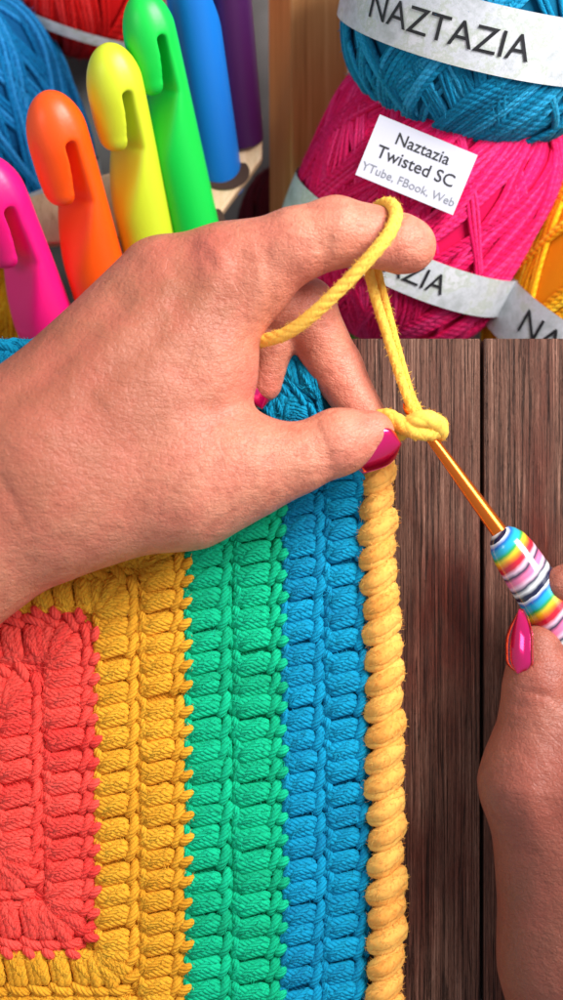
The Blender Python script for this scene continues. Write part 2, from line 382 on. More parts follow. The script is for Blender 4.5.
# boundaries of the rounds: distance outward from the centre line
BND = [2, 50, 100, 145, 190, 237, 285, 327, 370]
CY0, CY1 = 712, 848        # ends of the centre line
def add_stitch(bag, I, O, Tdir, wI, wO, jit, style):
    """I inner point, O outer point (px,py); Tdir unit vector along the round; wI/wO stitch widths at each end"""
    L = np.linalg.norm(O-I); Sd = (O-I)/L; r0 = rng.random()
    ph0 = rng.uniform(0, 6)
    def P(s, t, z):
        w_ = wI+(wO-wI)*s
        q = I+Sd*(s*L)+Tdir*(t*w_); return [q[0]-281.5, 500-q[1], z]
    sk = rng.uniform(-0.04, 0.04); hz = rng.uniform(-1, 1)
    # post of the stitch: fat soft strands leaning over each other
    PL = dict(sides=14, ply=0.05, plies=3, pitch=26)
    ov = rng.uniform(0.8, 1.15)
    for j, (t0, t1, zz, rr) in enumerate(((0.00, -0.24*ov, 10.2, 5.3), (0.23, 0.00, 11.2, 5.3), (0.45, 0.23, 10.0, 5.1))):
        s0 = rng.uniform(-0.01, 0.04)+0.03*j; s1 = rng.uniform(0.70, 0.78)
        zz += hz+rng.uniform(-0.6, 0.6); t0 += rng.uniform(-.03, .03)+sk; t1 += rng.uniform(-.04, .04)+sk
        pts = [P(s0-0.02, t0*0.7+0.08, zz-5), P(s0+0.12, t0-0.02, zz-0.3), P((s0+s1)/2, (t0+t1)/2-0.02, zz+1.4), P(s1-0.08, t1, zz+0.8), P(s1+0.05, t1+0.06, zz-4)]
        C = catmull(pts, 2.1); V_, F_, U_ = tube(C, np.linspace(rr+0.9, rr-0.5, len(C))+rng.uniform(-.3, .35), phase=rng.uniform(0, 6), **PL); bag.add(V_, F_, U_, r0*0.5+rng.random()*0.5)
    # yarn over crossing the middle of the post
    a_ = rng.uniform(0.26, 0.36)
    pts = [P(a_-0.16, 0.44, 8), P(a_-0.08, 0.22, 14.2+hz), P(a_+0.08, -0.04, 15.4+hz), P(a_+0.24, -0.24, 13.0+hz), P(a_+0.36, -0.36, 7)]
    V_, F_, U_ = tube(catmull(pts, 2.1), 3.6, phase=1, **PL); bag.add(V_, F_, U_, r0*0.6+rng.random()*.4)
    pts = [P(0.10, 0.62, 8.0), P(0.07, 0.3, 10.5), P(0.13, 0.0, 11.5), P(0.08, -0.3, 10.5), P(0.04, -0.62, 8.0)]
    V_, F_, U_ = tube(catmull(pts, 2.1), 4.3, phase=1, **PL); bag.add(V_, F_, U_, r0)
    # top chain lying flush beside the post
    pts = [P(0.74, 0.66, 7.0), P(0.78, 0.40, 10.2), P(0.86, 0.06, 12.0+hz*.5), P(0.90, -0.30, 10.4), P(0.90, -0.62, 6.5)]
    V_, F_, U_ = tube(catmull(pts, 2.1), 4.9, phase=2, **PL); bag.add(V_, F_, U_, r0*0.4+rng.random()*.6)
    pts = [P(1.03, 0.62, 5.0), P(1.00, 0.30, 8.6), P(0.96, 0.0, 9.6), P(0.98, -0.30, 8.2), P(1.03, -0.6, 5)]
    V_, F_, U_ = tube(catmull(pts, 2.1), 3.6, phase=2, **PL); bag.add(V_, F_, U_, r0*0.4+rng.random()*.6)
    if style:       # tip of the stitch poking into the next colour
        pts = [P(0.90, 0.40, 9), P(0.98+0.04*style, 0.22, 14.0), P(1.02+0.12*style, 0.06, 14.8), P(1.06+0.19*style, -0.03, 9)]
        C = catmull(pts, 2.0); V_, F_, U_ = tube(C, np.linspace(6.3, 2.6, len(C)), phase=0, **PL); bag.add(V_, F_, U_, r0)
ROUNDS = [('coral_stripe', 'coral', (0, 1)), ('gold_stripe', 'gold', (2, 3)), ('green_stripe', 'green', (4, 5)), ('blue_stripe', 'blue', (6, 7))]
XMIN = -70; YMAX = 1075
for name, mk, rr in ROUNDS:
    bag = Bag()
    for i in rr:
        d0, d1 = BND[i], BND[i+1]
        d0c = max(d0-0, 1)
        # right side: stitches between the corners of the inner rectangle
        yA, yB = CY0-d0, CY1+d0; n = max(1, round((yB-yA)/21.7)); p = (yB-yA)/n
        off = rng.uniform(-2, 2)
        for k in range(n):
            y = yA+(k+0.5)*p
            if y > YMAX+20: continue
            j = rng.normal(0, 0.9, 2)
            add_stitch(bag, np.array([CX+d0+j[0], y+j[1]]), np.array([CX+d1+j[0], y-1.5+j[1]]), np.array([0, 1.]), p, p, 0, {1: 0.45, 3: 1.0, 5: 0.35}.get(i, 0))
        for side, yc, sg in (('b', yB, 1), ('t', yA, -1)):
            # straight top / bottom side
            xe = CX+d0; m = int((xe-XMIN)/21.7)+1
            for k in range(m):
                x = xe-(k+0.5)*21.7
                if side == 'b' and yc > YMAX+40: break
                add_stitch(bag, np.array([x, yc]), np.array([x+1, yc+sg*(d1-d0)]), np.array([-1.*sg, 0]), 21.7, 21.7, 0, {1: 0.45, 3: 1.0, 5: 0.35}.get(i, 0))
            # corner fan
            nf = 4
            C0 = np.array([CX+d0-2, yc-2*sg])
            if side == 'b' and yc > YMAX+40: continue
            for k in range(nf):
                a = math.radians(90*(k+0.5)/nf); c, s_ = math.cos(a), math.sin(a); m_ = max(c, s_)**0.95
                O = C0+np.array([c, s_*sg])*(d1-d0+2)/m_
                Td = np.array([-s_, c*sg]) if sg > 0 else np.array([s_, c*1.0])
                Td = nrm(np.array([-s_*sg*sg, c*sg])); Td = Td if sg > 0 else -Td
                add_stitch(bag, C0+np.array([c, s_*sg])*4, O, Td, 7, 21, 0, {1: 0.45, 3: 1.0, 5: 0.35}.get(i, 0))
    # dense backing in the same yarn so that the gaps stay dark but closed
    d0, d1 = BND[rr[0]], BND[rr[1]+1]
    def quad(x0, y0, x1, y1, z=7.0, n=14):
        z = 9.4-0.5*rr[0]
        xs = np.linspace(x0, x1, n); ys = np.linspace(y0, y1, 60); X_, Y_ = np.meshgrid(xs, ys, indexing='ij')
        V_ = np.stack([X_.ravel()-281.5, 500-Y_.ravel(), np.full(X_.size, z)], -1)
        i_ = np.arange(n-1)[:, None]*60+np.arange(59)[None]; F_ = np.stack([i_, i_+1, i_+61, i_+60], -1).reshape(-1, 4)
        bag.add(V_, F_[:, ::-1], np.stack([X_.ravel(), Y_.ravel()*0.05], -1), 0.0)
    xl = XMIN if rr[0] else XMIN
    quad(CX+d0-12, CY0-d0, CX+d1-1, min(CY1+d0, YMAX+20))
    quad(XMIN, CY0-d1+4, CX+d1-9, CY0-d0+12, n=40)
    if CY1+d0 < YMAX: quad(XMIN, CY1+d0-12, CX+d1-9, min(CY1+d1-4, YMAX+20), n=40)
    if rr[0] == 0: quad(XMIN, CY0, CX+3, CY1, n=10)
    if rr[0] == 0:                                  # far half of the centre rounds
        for k in range(8):
            y = CY0+ (k+0.5)*(CY1-CY0)/7.0
            if y < CY1: add_stitch(bag, np.array([CX-2., y]), np.array([CX-50., y]), np.array([0, 1.]), 20, 20, 0, 0)
    bag.fuzz(16000, 5.5, 0.30, 0.5, 3)
    bag.build(name, Y[mk], blanket, fn=warp)
# twisted butter yellow edging
bag = Bag()
def edge_x(y):
    ys = [455, 480, 520, 560, 620, 700, 780, 850, 920, 1000, 1100]; xs = [378, 375, 375.5, 377, 380, 382.5, 384, 385.5, 385, 382, 382]
    return np.interp(y, ys, xs)
y = 452.0; k = 0
while y < 1090:
    sc_ = 1+rng.uniform(-.07, .10)+0.05*(y > 700); xo = rng.uniform(-1.8, 1.8)
    wx = 19.0*sc_ if y > 520 else 17
    for q, (dy, zt, rr) in enumerate(((6.6, -1.5, 6.6), (-0.4, 1.5, 7.0), (-7.6, -2.0, 5.8))):
        cx = edge_x(y)+xo+rng.uniform(-.6, .6); dy += rng.uniform(-.7, .7)
        c3 = [[cx-wx*0.74, y+8.5+dy*0.25, 9], [cx-wx*0.64, y+8+dy*0.55, 16+zt*.5], [cx-wx*0.15, y+3+dy, 24+zt], [cx+wx*0.34, y-5+dy, 22+zt], [cx+wx*0.68, y-9+dy*0.8, 13], [cx+wx*0.44, y-11+dy*.6, 3]]
        P_ = np.array([[a-281.5, 500-b, c] for a, b, c in c3])
        C = catmull(P_, 2.2); n = len(C); u = np.linspace(0, 1, n)
        R_ = rr*sc_*(0.66+0.46*np.sin(np.clip(u*1.05, 0, 1)*math.pi)**0.6)
        V_, F_, U_ = tube(C, R_, 14, 0.035, 4, 34, True, rng.uniform(0, 6)); bag.add(V_, F_, U_*np.array([0.6, 1]), rng.random()*0.8)
    y += 25.4+rng.uniform(-1.4, 1.4)
bag.fuzz(9000, 5.0, 0.28, 0.5, 4)
bag.build('twisted_edging', Y['butter'], blanket)

# ------------------------------------------------------------------ hands
def build_hand(name, prims, lo, hi, h, skin, label, warm=[], creases=[], brown_shades=[]):
    ax, X = grid(lo, hi, h); D = None; groups = []
    for g in prims:
        d = None
        for p in g['p']:
            a = W(*p[0][:3]); b = W(*p[1][:3]); f1 = (CAMH-p[0][2])/CAMH; f2 = (CAMH-p[1][2])/CAMH
            e = rcone(X, a, b, p[0][3]*f1, p[1][3]*f2, p[2] if len(p) > 2 else 1.0)
            d = e if d is None else smin(d, e, g.get('k', 8))
        D = d if D is None else smin(D, d, g.get('j', 10))
    D = D+np.zeros((1, 1, 1), np.float32)
    for (pts, wd, dep) in creases:
        P_ = catmull([W(*p) for p in pts], 6)
        m = None
        for a, b in zip(P_[:-1], P_[1:]):
            lo_ = [max(0, int((min(a[i], b[i])-3*wd-ax[i][0])/h)) for i in range(3)]; hi_ = [int((max(a[i], b[i])+3*wd-ax[i][0])/h)+2 for i in range(3)]
            sl = tuple(slice(lo_[i], hi_[i]) for i in range(3))
            Xs = [X[0][sl[0]], X[1][:, sl[1]], X[2][:, :, sl[2]]]
            if 0 in (Xs[0].size, Xs[1].size, Xs[2].size): continue
            dd = rcone(Xs, a, b, 0, 0)
            if m is None: m = np.full(D.shape, 1e3, np.float32)
            m[sl] = np.minimum(m[sl], dd)
        if m is not None: D = D+dep*np.exp(-(m/wd)**2)
    V, F = surface_nets(D.astype(np.float32), ax)
    rd = np.zeros(len(V))
    for (p, r_, a_) in warm:
        rd = np.maximum(rd, a_*np.exp(-(np.linalg.norm(V-W(*p), axis=1)/r_)**2))
    o = mesh(name, V, F, skin, None, None, rd)
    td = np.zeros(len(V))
    for (p, r_, a_) in brown_shades: td = np.maximum(td, a_*np.exp(-(np.linalg.norm(V-W(*p), axis=1)/r_)**2))  # painted shade fades out around each given point
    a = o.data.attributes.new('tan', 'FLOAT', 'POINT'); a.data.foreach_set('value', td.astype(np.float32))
    o.location = (0, 0, 0)
    return tag(o, label, 'hand', None)
# primitives: (px, py, z, radius) pairs
LH = [
 {'k': 30, 'p': [
   ((-90, 585, 88, 86), (40, 487, 88, 84), 1.1),                # wrist
   ((-90, 550, 92, 78), (30, 455, 92, 76), 1.1),
   ((30, 446, 90, 66), (160, 281, 84, 45), 1.1),                # little finger side of the back
   ((40, 440, 96, 76), (205, 282, 92, 46), 1.1),
   ((50, 460, 98, 78), (238, 288, 95, 46), 1.1),                # index metacarpal
   ((50, 480, 94, 78), (170, 450, 88, 72), 1.15),
   ((120, 400, 94, 70), (196, 372, 92, 62), 1.15),
   ((60, 500, 90, 72), (190, 482, 92, 60), 1.1),                # thumb metacarpal
   ((190, 482, 92, 60), (245, 468, 95, 47), 1.05),
 ]},
 {'k': 14, 'j': 26, 'p': [((245, 466, 96, 45), (296, 459, 99, 32.5)), ((296, 459, 99, 32.5), (338, 442, 99, 31)), ((338, 442, 99, 31), (371, 434, 94, 24))]},
 {'k': 10, 'j': 30, 'p': [((238, 270, 98, 46), (295, 245, 112, 36)), ((295, 245, 112, 36), (336, 232, 114, 34)), ((336, 232, 114, 34), (370, 236, 111, 29)), ((370, 236, 111, 29), (402, 244, 106, 28)), ((402, 244, 106, 28), (411, 246, 104, 25))]},
 {'k': 8, 'j': 7, 'p': [((250, 300, 62, 26), (305, 308, 46, 30)), ((305, 308, 46, 30), (335, 368, 30, 27)), ((335, 368, 30, 27), (366, 418, 40, 21))]},
 {'k': 8, 'j': 6, 'p': [((232, 318, 56, 24), (274, 342, 40, 20)), ((274, 342, 40, 20), (264, 384, 34, 18))]},
 {'k': 8, 'j': 8, 'p': [((170, 300, 56, 26), (215, 352, 24, 22)), ((215, 352, 24, 22), (200, 400, 24, 18))]},
]
lwarm = [((160, 245, 120), 26, 0.7), ((212, 245, 130), 30, 0.9), ((262, 235, 130), 30, 0.5), ((400, 244, 130), 45, 0.35), ((300, 290, 100), 50, 0.4), ((262, 400, 50), 30, 1.0), ((248, 380, 110), 24, 0.9), ((370, 425, 110), 40, 0.45), ((340, 380, 50), 60, 0.4), ((60, 400, 150), 110, 0.25)]
lcr = [([(20, 446, 172), (70, 415, 170), (120, 395, 166), (176, 352, 158), (205, 300, 148)], 5, -1.5), ([(60, 500, 174), (110, 462, 172), (150, 425, 168), (200, 380, 158)], 4.5, -1.3), ([(120, 395, 166), (140, 340, 160), (165, 300, 148)], 4, -1.1), ([(0, 478, 170), (22, 520, 168), (38, 545, 160)], 3.6, 2.6), ([(30, 500, 176), (62, 545, 165), (80, 566, 150)], 3.6, 1.8),
       ([(305, 205, 150), (318, 235, 150), (326, 262, 128)], 3.4, 1.6), ([(252, 330, 130), (244, 362, 132), (243, 392, 128)], 5, 2.0),
       ([(316, 424, 120), (326, 446, 130), (330, 470, 118)], 3.2, 1.9), ([(306, 424, 120), (317, 446, 132), (320, 472, 118)], 3, 1.6),
       ([(187, 246, 132), (184, 285, 146), (140, 345, 160), (90, 390, 168)], 13, 5.0), ([(240, 262, 140), (224, 310, 150), (180, 365, 162)], 14, 4.5), ([(120, 300, 138), (60, 360, 150), (0, 410, 160)], 14, 3.5), ([(396, 212, 130), (392, 230, 136), (376, 252, 136), (360, 268, 122)], 5, 2.6), ([(312, 206, 150), (326, 232, 150), (333, 258, 128)], 3.2, 2.0), ([(372, 208, 140), (378, 236, 142), (376, 262, 128)], 3, 0.8), ([(-60, 470, 176), (0, 505, 176), (30, 560, 160)], 3.6, 1.8), ([(262, 250, 142), (272, 285, 138), (268, 315, 110)], 6, 1.6), ([(250, 345, 132), (236, 350, 134), (222, 362, 145)], 4, 1.6), ([(246, 400, 130), (228, 404, 136), (214, 398, 148)], 5, 1.8), ([(172, 262, 132), (176, 272, 136)], 6, 2.0), ([(206, 256, 138), (212, 268, 142)], 6, 2.0)]
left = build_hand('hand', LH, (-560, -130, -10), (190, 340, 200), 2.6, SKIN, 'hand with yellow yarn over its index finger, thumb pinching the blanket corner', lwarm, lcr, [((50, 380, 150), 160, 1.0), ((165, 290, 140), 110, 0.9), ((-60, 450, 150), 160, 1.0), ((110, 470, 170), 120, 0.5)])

RH = [
 {'k': 26, 'p': [
   ((640, 1120, 60, 110), (610, 960, 66, 104), 1.1),
   ((598, 950, 68, 97), (568, 800, 76, 78), 1.1),
   ((640, 900, 70, 100), (660, 720, 80, 70), 1.2),
   ((572, 800, 76, 74), (545, 770, 80, 54), 1.05)]},
 {'k': 14, 'j': 20, 'p': [((549, 777, 80, 68), (548, 722, 82, 48)), ((550, 722, 82, 47), (543, 682, 84, 37)), ((543, 682, 84, 37), (538, 650, 84, 25))]},
 {'k': 10, 'j': 16, 'p': [((670, 720, 92, 42), (660, 620, 100, 32)), ((660, 620, 100, 32), (610, 572, 90, 26)), ((610, 572, 90, 26), (563, 584, 84, 19))]},
 {'k': 10, 'j': 10, 'p': [((700, 730, 80, 40), (702, 640, 70, 30)), ((702, 640, 70, 30), (650, 600, 40, 24)), ((650, 600, 40, 24), (610, 622, 36, 20))]},
 {'k': 10, 'j': 10, 'p': [((720, 770, 70, 38), (725, 680, 50, 28)), ((725, 680, 50, 28), (670, 660, 28, 22)), ((670, 660, 28, 22), (640, 680, 28, 19))]},
 {'k': 10, 'j': 10, 'p': [((730, 820, 60, 34), (735, 745, 36, 24)), ((735, 745, 36, 24), (690, 720, 24, 19)), ((690, 720, 24, 19), (664, 736, 26, 17))]},
]
rwarm = [((560, 790, 140), 60, 0.6), ((540, 670, 120), 36, 0.7), ((500, 770, 110), 30, 0.25)]
rcr = [([(575, 690, 120), (556, 740, 140), (552, 790, 146), (566, 850, 158)], 15, 6.0), ([(500, 850, 140), (530, 880, 160), (560, 930, 165)], 16, 3.0), ([(520, 690, 112), (540, 694, 120), (562, 704, 120)], 3.2, 2.0), ([(514, 704, 110), (536, 708, 126), (560, 718, 128)], 3.2, 2.0), ([(498, 805, 130), (530, 790, 150), (560, 760, 146)], 6, 2.4)]
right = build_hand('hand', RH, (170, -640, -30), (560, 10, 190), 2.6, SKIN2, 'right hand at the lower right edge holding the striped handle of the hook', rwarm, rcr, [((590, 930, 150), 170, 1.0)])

def nail(px, py, z, d, up, L, Wd, parent, curl=0.55, lens=0.25, pw=1.7, pe=0.85):
    d = nrm(d); up = nrm(np.array(up)-d*(np.array(up)@d)); sd = np.cross(d, up); c = W(px, py, z)
    nu, nv = 22, 17; Vv = []
    for lay in (0, 1):
        for i in range(nu):
            u = i/(nu-1); s_ = (u-0.5)*L
            hw = Wd/2*(min(1, (u/0.16)**0.5) if u < 0.16 else 1)*(1 if u < 0.5 else max(0.02, (1-((u-0.5)/0.5)**pw))**pe)
            for j in range(nv):
                q = (j/(nv-1)-0.5)*2; a = q*curl*1.6
                x = math.sin(a)/math.sin(curl*1.6)*hw; zz = -(1-math.cos(a))*Wd*0.42-lens*L*(u-0.4)**2-lay*2.6
                Vv.append(c+d*s_+sd*x+up*zz)
    Vv = np.array(Vv); F_ = []
    n = nu*nv
    for i in range(nu-1):
        for j in range(nv-1):
            a = i*nv+j; F_.append([a, a+1, a+nv+1, a+nv]); F_.append([n+a, n+a+nv, n+a+nv+1, n+a+1])
    for i in range(nu-1):
        for j in (0, nv-1):
            a = i*nv+j; F_.append([a, a+nv, n+a+nv, n+a])
    for j in range(nv-1):
        for i in (0, nu-1):
            a = i*nv+j; F_.append([a, a+1, n+a+1, n+a])
    return mesh('fingernail', Vv, np.array(F_), NAIL, parent)
nail(378, 453, 110, (1, 0.30, -0.10), (0.16, -0.50, 0.85), 48, 42, left, 0.55, 0.2, 2.6, 0.5)
nail(262, 398, 46, (0.1, -1, -0.3), (0.4, -0.3, 0.75), 24, 24, left)
nail(515.5, 641, 108, (0.02, 1, -0.1), (-0.72, 0.05, 0.72), 60, 30, right)

# ------------------------------------------------------------------ working yarn
wy = Bag()
pts = [(225, 352, 70), (258, 342, 92), (285, 334, 112), (312, 315, 128), (345, 284, 142), (372, 255, 150), (390, 232, 148), (396, 214, 136), (390, 204, 116), (378, 208, 92), (370, 232, 76), (368, 262, 76), (374, 292, 74), (388, 338, 72), (402, 382, 74), (413, 410, 76), (420, 424, 64), (410, 434, 56)]
C = catmull([W(*p) for p in pts], 2.4)
V_, F_, U_ = tube(C, np.interp(np.linspace(0, 1, len(C)), [0, .5, .62, 1], [6.3, 6.3, 5.0, 4.4]), 16, 0.035, 3, 30, True); wy.add(V_, F_, U_, 0.5)
pts = [(377, 205, 96), (376, 236, 74), (378, 270, 68), (386, 304, 66), (398, 350, 66), (410, 392, 68), (418, 410, 72), (424, 424, 60)]
V_, F_, U_ = tube(catmull([W(*p) for p in pts], 2.4), 4.0, 14, 0.035, 3, 30, True); wy.add(V_, F_, U_, 0.3)
# loop on the hook
for pts, r_, q in (([(370, 446, 50), (377, 422, 60), (387, 417, 74), (401, 424, 86), (415, 431, 90), (430, 432, 84), (440, 428, 66), (438, 420, 50)], 8.2, .5),
                ([(382, 438, 54), (396, 434, 68), (408, 426, 84), (421, 419, 94), (433, 421, 90), (440, 430, 74), (436, 436, 54)], 8.6, .7)):
    V_, F_, U_ = tube(catmull([W(*p) for p in pts], 2.4), r_, 14, 0.05, 3, 26, True); wy.add(V_, F_, U_, q)
wy.fuzz(2600, 4.5, 0.25, 0.5, 5)
tag(wy.build('working_yarn', Y['lemon']), 'yellow working yarn stretched from the raised index finger down to the loop on the hook', 'yarn')

# ------------------------------------------------------------------ hook in use
hk = empty('crochet_hook', W(507, 540, 60), 'slim orange metal crochet hook with rainbow striped clay handle held over the planks', 'crochet hook')
M = Mat('orange_anodised'); M.set(Base_Color=srgb(240, 120, 40), Metallic=0.9, Roughness=0.22); OR = M.m
M.bump(M.noise(M.coords((0.05, 0.05, 0.05)), 1, 3), 0.3, 0.4)
A = W(404, 405, 72); Bp = W(506, 540, 74); E = W(640, 755, 78)
pts = catmull([W(403, 403, 70), W(408, 409, 72), W(418, 421, 72), W(440, 450, 72), W(475, 498, 74), W(510, 546, 74)], 2)
n = len(pts); u = np.linspace(0, 1, n); r_ = np.interp(u, [0, 0.03, 0.06, 0.10, 0.15, 0.3, 0.6, 1], [2, 4.2, 5.0, 4.4, 4.2, 5.4, 6.8, 8.4])
V_, F_, U_ = tube(pts, r_, 24, 0, cap=True); b_ = Bag(); b_.add(V_, F_, U_)
b_.build('metal_shaft', OR, hk)
def stripe_mat():
    M = Mat('striped_clay'); uv = M.n('ShaderNodeUVMap').outputs[0]; sep = M.n('ShaderNodeSeparateXYZ'); M.l(uv, sep.inputs[0])
    nz = M.noise(M.coords((0.06, 0.06, 0.06)), 1.0, 2)
    s_ = M.n('ShaderNodeMath'); ang = M.math('MULTIPLY', sep.outputs[1], 2*math.pi)
    sn = M.math('MULTIPLY', M.math('SINE', M.math('ADD', ang, 0.6)), 7.0)
    t = M.math('ADD', M.math('ADD', sep.outputs[0], sn), M.math('MULTIPLY', nz, 4.5))
    t = M.math('FRACT', M.math('DIVIDE', M.math('SUBTRACT', t, 4.0), 60.0))
    C_ = dict(w=srgb(240, 240, 240), n=srgb(22, 26, 62), b=srgb(20, 100, 190), c=srgb(30, 170, 205), g=srgb(40, 165, 70), y=srgb(240, 200, 40), o=srgb(238, 130, 30), r=srgb(205, 26, 50), p=srgb(240, 120, 165), l=srgb(240, 200, 220))
    seq = 'wbccgyorrlnpplnwn'
    st = [(i/len(seq), C_[c]) for i, c in enumerate(seq)]
    M.color(M.ramp(t, st, 'LINEAR')); M.set(Roughness=0.22); M.b.inputs['Coat Weight'].default_value = 0.6
    return M.m
pts = catmull([W(499, 530, 74), W(520, 562, 74), W(548, 606, 74), W(600, 690, 76), W(660, 800, 78)], 2)
n = len(pts); L_ = np.linalg.norm(np.diff(pts, axis=0), axis=1).cumsum(); L_ = np.concatenate([[0], L_])
r_ = np.interp(L_, [0, 2, 6, 14, 26, 50, 90, 200, 400], [4, 10, 14, 18.5, 21, 22.5, 23, 23, 18])
V_, F_, U_ = tube(pts, r_, 40, 0, cap=False); b_ = Bag(); b_.add(V_, F_, U_)
cl = b_.build('handle', stripe_mat(), hk)

# ------------------------------------------------------------------ chunky plastic hooks in their holder
def hook_mesh():
    R = 25.0; h = 1.8
    ax, X = grid((-32, -262, -32), (32, 6, 32), h)
    x, y, z = X
    rr = np.sqrt(x*x+z*z)
    # bullet tip: radius shrinks towards y=0
    t = np.clip((y+46)/46, 0, 1.2); prof = R*np.sqrt(np.clip(1-t**2.1, 0, 1))
    D = (rr-prof)*0.75+0*x
    D = np.maximum(D, y+1.0*0); D = np.maximum(D, -y-255)
    # throat: slot with rounded top then a ramp opening to the -x side, cut right through
    # lobe of the lip: the bullet rounded off at its lower end; the shaft: the bullet behind the throat plane
    lobe = smax(D, rcone(X, (-8, -20, 0), (-9, -76, 0), 36, 18), 4)
    plane = ((x+1)-np.minimum(0, (y+92)*0.42)+0*z)
    shaft = smax(D, -plane*0.92, 6)
    s2 = np.sqrt((x+5)**2+np.clip(y+40, 0, None)**2+np.clip(-90-y, 0, None)**2)-4.3+0*z
    D = smin(lobe, shaft, 3); cut = s2
    D = smax(D, -cut, 2.5)
    return surface_nets(D.astype(np.float32), ax)
HV, HF = hook_mesh()
hooks = [  # tip px,py,z ; base px,py,z ; colour ; scale ; spin ; label
 ('pink', (-20, 158, -40), (54, 345, -205), srgb(240, 16, 120), 1.34, -35, 'neon pink plastic hook, leftmost of the chunky hooks'),
 ('orange', (45, 92, -30), (106, 306, -190), srgb(252, 84, 6), 1.30, -38, 'neon orange chunky plastic hook between the pink and the yellow one'),
 ('yellow', (106, 44, -30), (152, 262, -190), srgb(204, 216, 44), 1.20, -38, 'lime yellow chunky plastic hook between the orange and the green one'),
 ('green', (140, -8, -30), (194, 226, -182), srgb(12, 200, 70), 1.12, -38, 'neon green chunky plastic hook in front of the blue one'),
 ('blue', (172, -130, -20), (219, 178, -226), srgb(10, 112, 198), 1.08, 150, 'blue chunky plastic hook standing in the holder behind the green one'),
 ('purple', (214, -150, -30), (241, 128, -222), srgb(66, 18, 74), 1.0, 150, 'dark purple chunky plastic hook beside the wooden crate post'),
]
hole_pos = []
for cn, tp, bs, c, sc_, spin, lab in hooks:
    T = W(*tp); Bq = W(*bs); up = nrm(T-Bq); L = np.linalg.norm(T-Bq)*(1.05 if cn in ('blue', 'purple') else 1.12)
    e = nrm(np.cross(up, [0, 0, 1])); f = np.cross(e, up)              # e: image right, f: towards camera
    e = -e if e[0] < 0 else e; f = np.cross(e, up); 
    if f[2] < 0: f = -f
    a = math.radians(spin); ex = e*math.cos(a)+f*math.sin(a); ez = np.cross(ex, up)
    Vh = HV*sc_; Vh = Vh.copy(); Vh[:, 1] = np.where(Vh[:, 1] < -200, -200+(Vh[:, 1]+200)*max(0.2, (L-200)/(255*sc_-200)), Vh[:, 1])
    Vw = T+Vh[:, :1]*ex+Vh[:, 1:2]*up+Vh[:, 2:3]*ez
    FF = HF if np.dot(np.cross(ex, up), ez) > 0 else HF[:, ::-1]
    o = mesh('plastic_hook', Vw, FF, plastic(cn+'_plastic', c)); tag(o, lab, 'crochet hook', 'chunky plastic crochet hooks in the holder')
    hole_pos.append((bs, up, sc_))
# holder slab
hd = empty('hook_holder', W(150, 200, -250), 'pale wooden hook holder board with round holes behind the left hand', 'holder')
def slab(poly, z, th, mat, parent, name, tilt=lambda p: 0):
    top = [W(x_, y_, z+tilt((x_, y_))) for x_, y_ in poly]; n = len(top)
    V_ = np.array(top+[t-np.array([0, 0, th]) for t in top]); F_ = [list(range(n))[::-1], list(range(n, 2*n))]
    for i in range(n): j = (i+1) % n; F_.append([i, j, n+j, n+i])
    return mesh(name, V_, F_, mat, parent, smooth=False)
o = slab([(-60, 222), (30, 196), (130, 166), (200, 132), (262, 112), (262, 158), (206, 234), (120, 238), (20, 246), (-60, 262)], -204, 26, HW, hd, 'board', lambda p: (p[0]-200)*-0.06+(p[1]-180)*0.5); bevel(o, 4, 3)
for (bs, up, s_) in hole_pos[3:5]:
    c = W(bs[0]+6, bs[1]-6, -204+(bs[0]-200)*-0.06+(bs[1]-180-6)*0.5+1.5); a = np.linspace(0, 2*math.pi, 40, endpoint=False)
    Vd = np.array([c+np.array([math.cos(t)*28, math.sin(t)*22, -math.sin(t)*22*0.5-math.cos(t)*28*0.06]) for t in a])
    mesh('hole_shade', Vd, [list(range(40))], DARK, hd, smooth=False)  # flat dark disc painting the shade inside the opening

# crate post between hooks and skeins
cr = empty('wooden_crate', W(290, 100, -330), 'warm light brown wooden crate post between the plastic hooks and the pink skein', 'crate')
d_ = nrm(W(262, 210, -260)-W(256, -60, -260))
ax_ = nrm([0.86, 0, -0.50]); az_ = nrm([0.50, 0, 0.86]); rid = W(291, 55, -250)
V_, F_ = box(rid+ax_*40-az_*27, 80, 380, 54, ax_, d_)
o = mesh('side_panel', V_, F_, CW, cr, smooth=False); bevel(o, 3, 3)

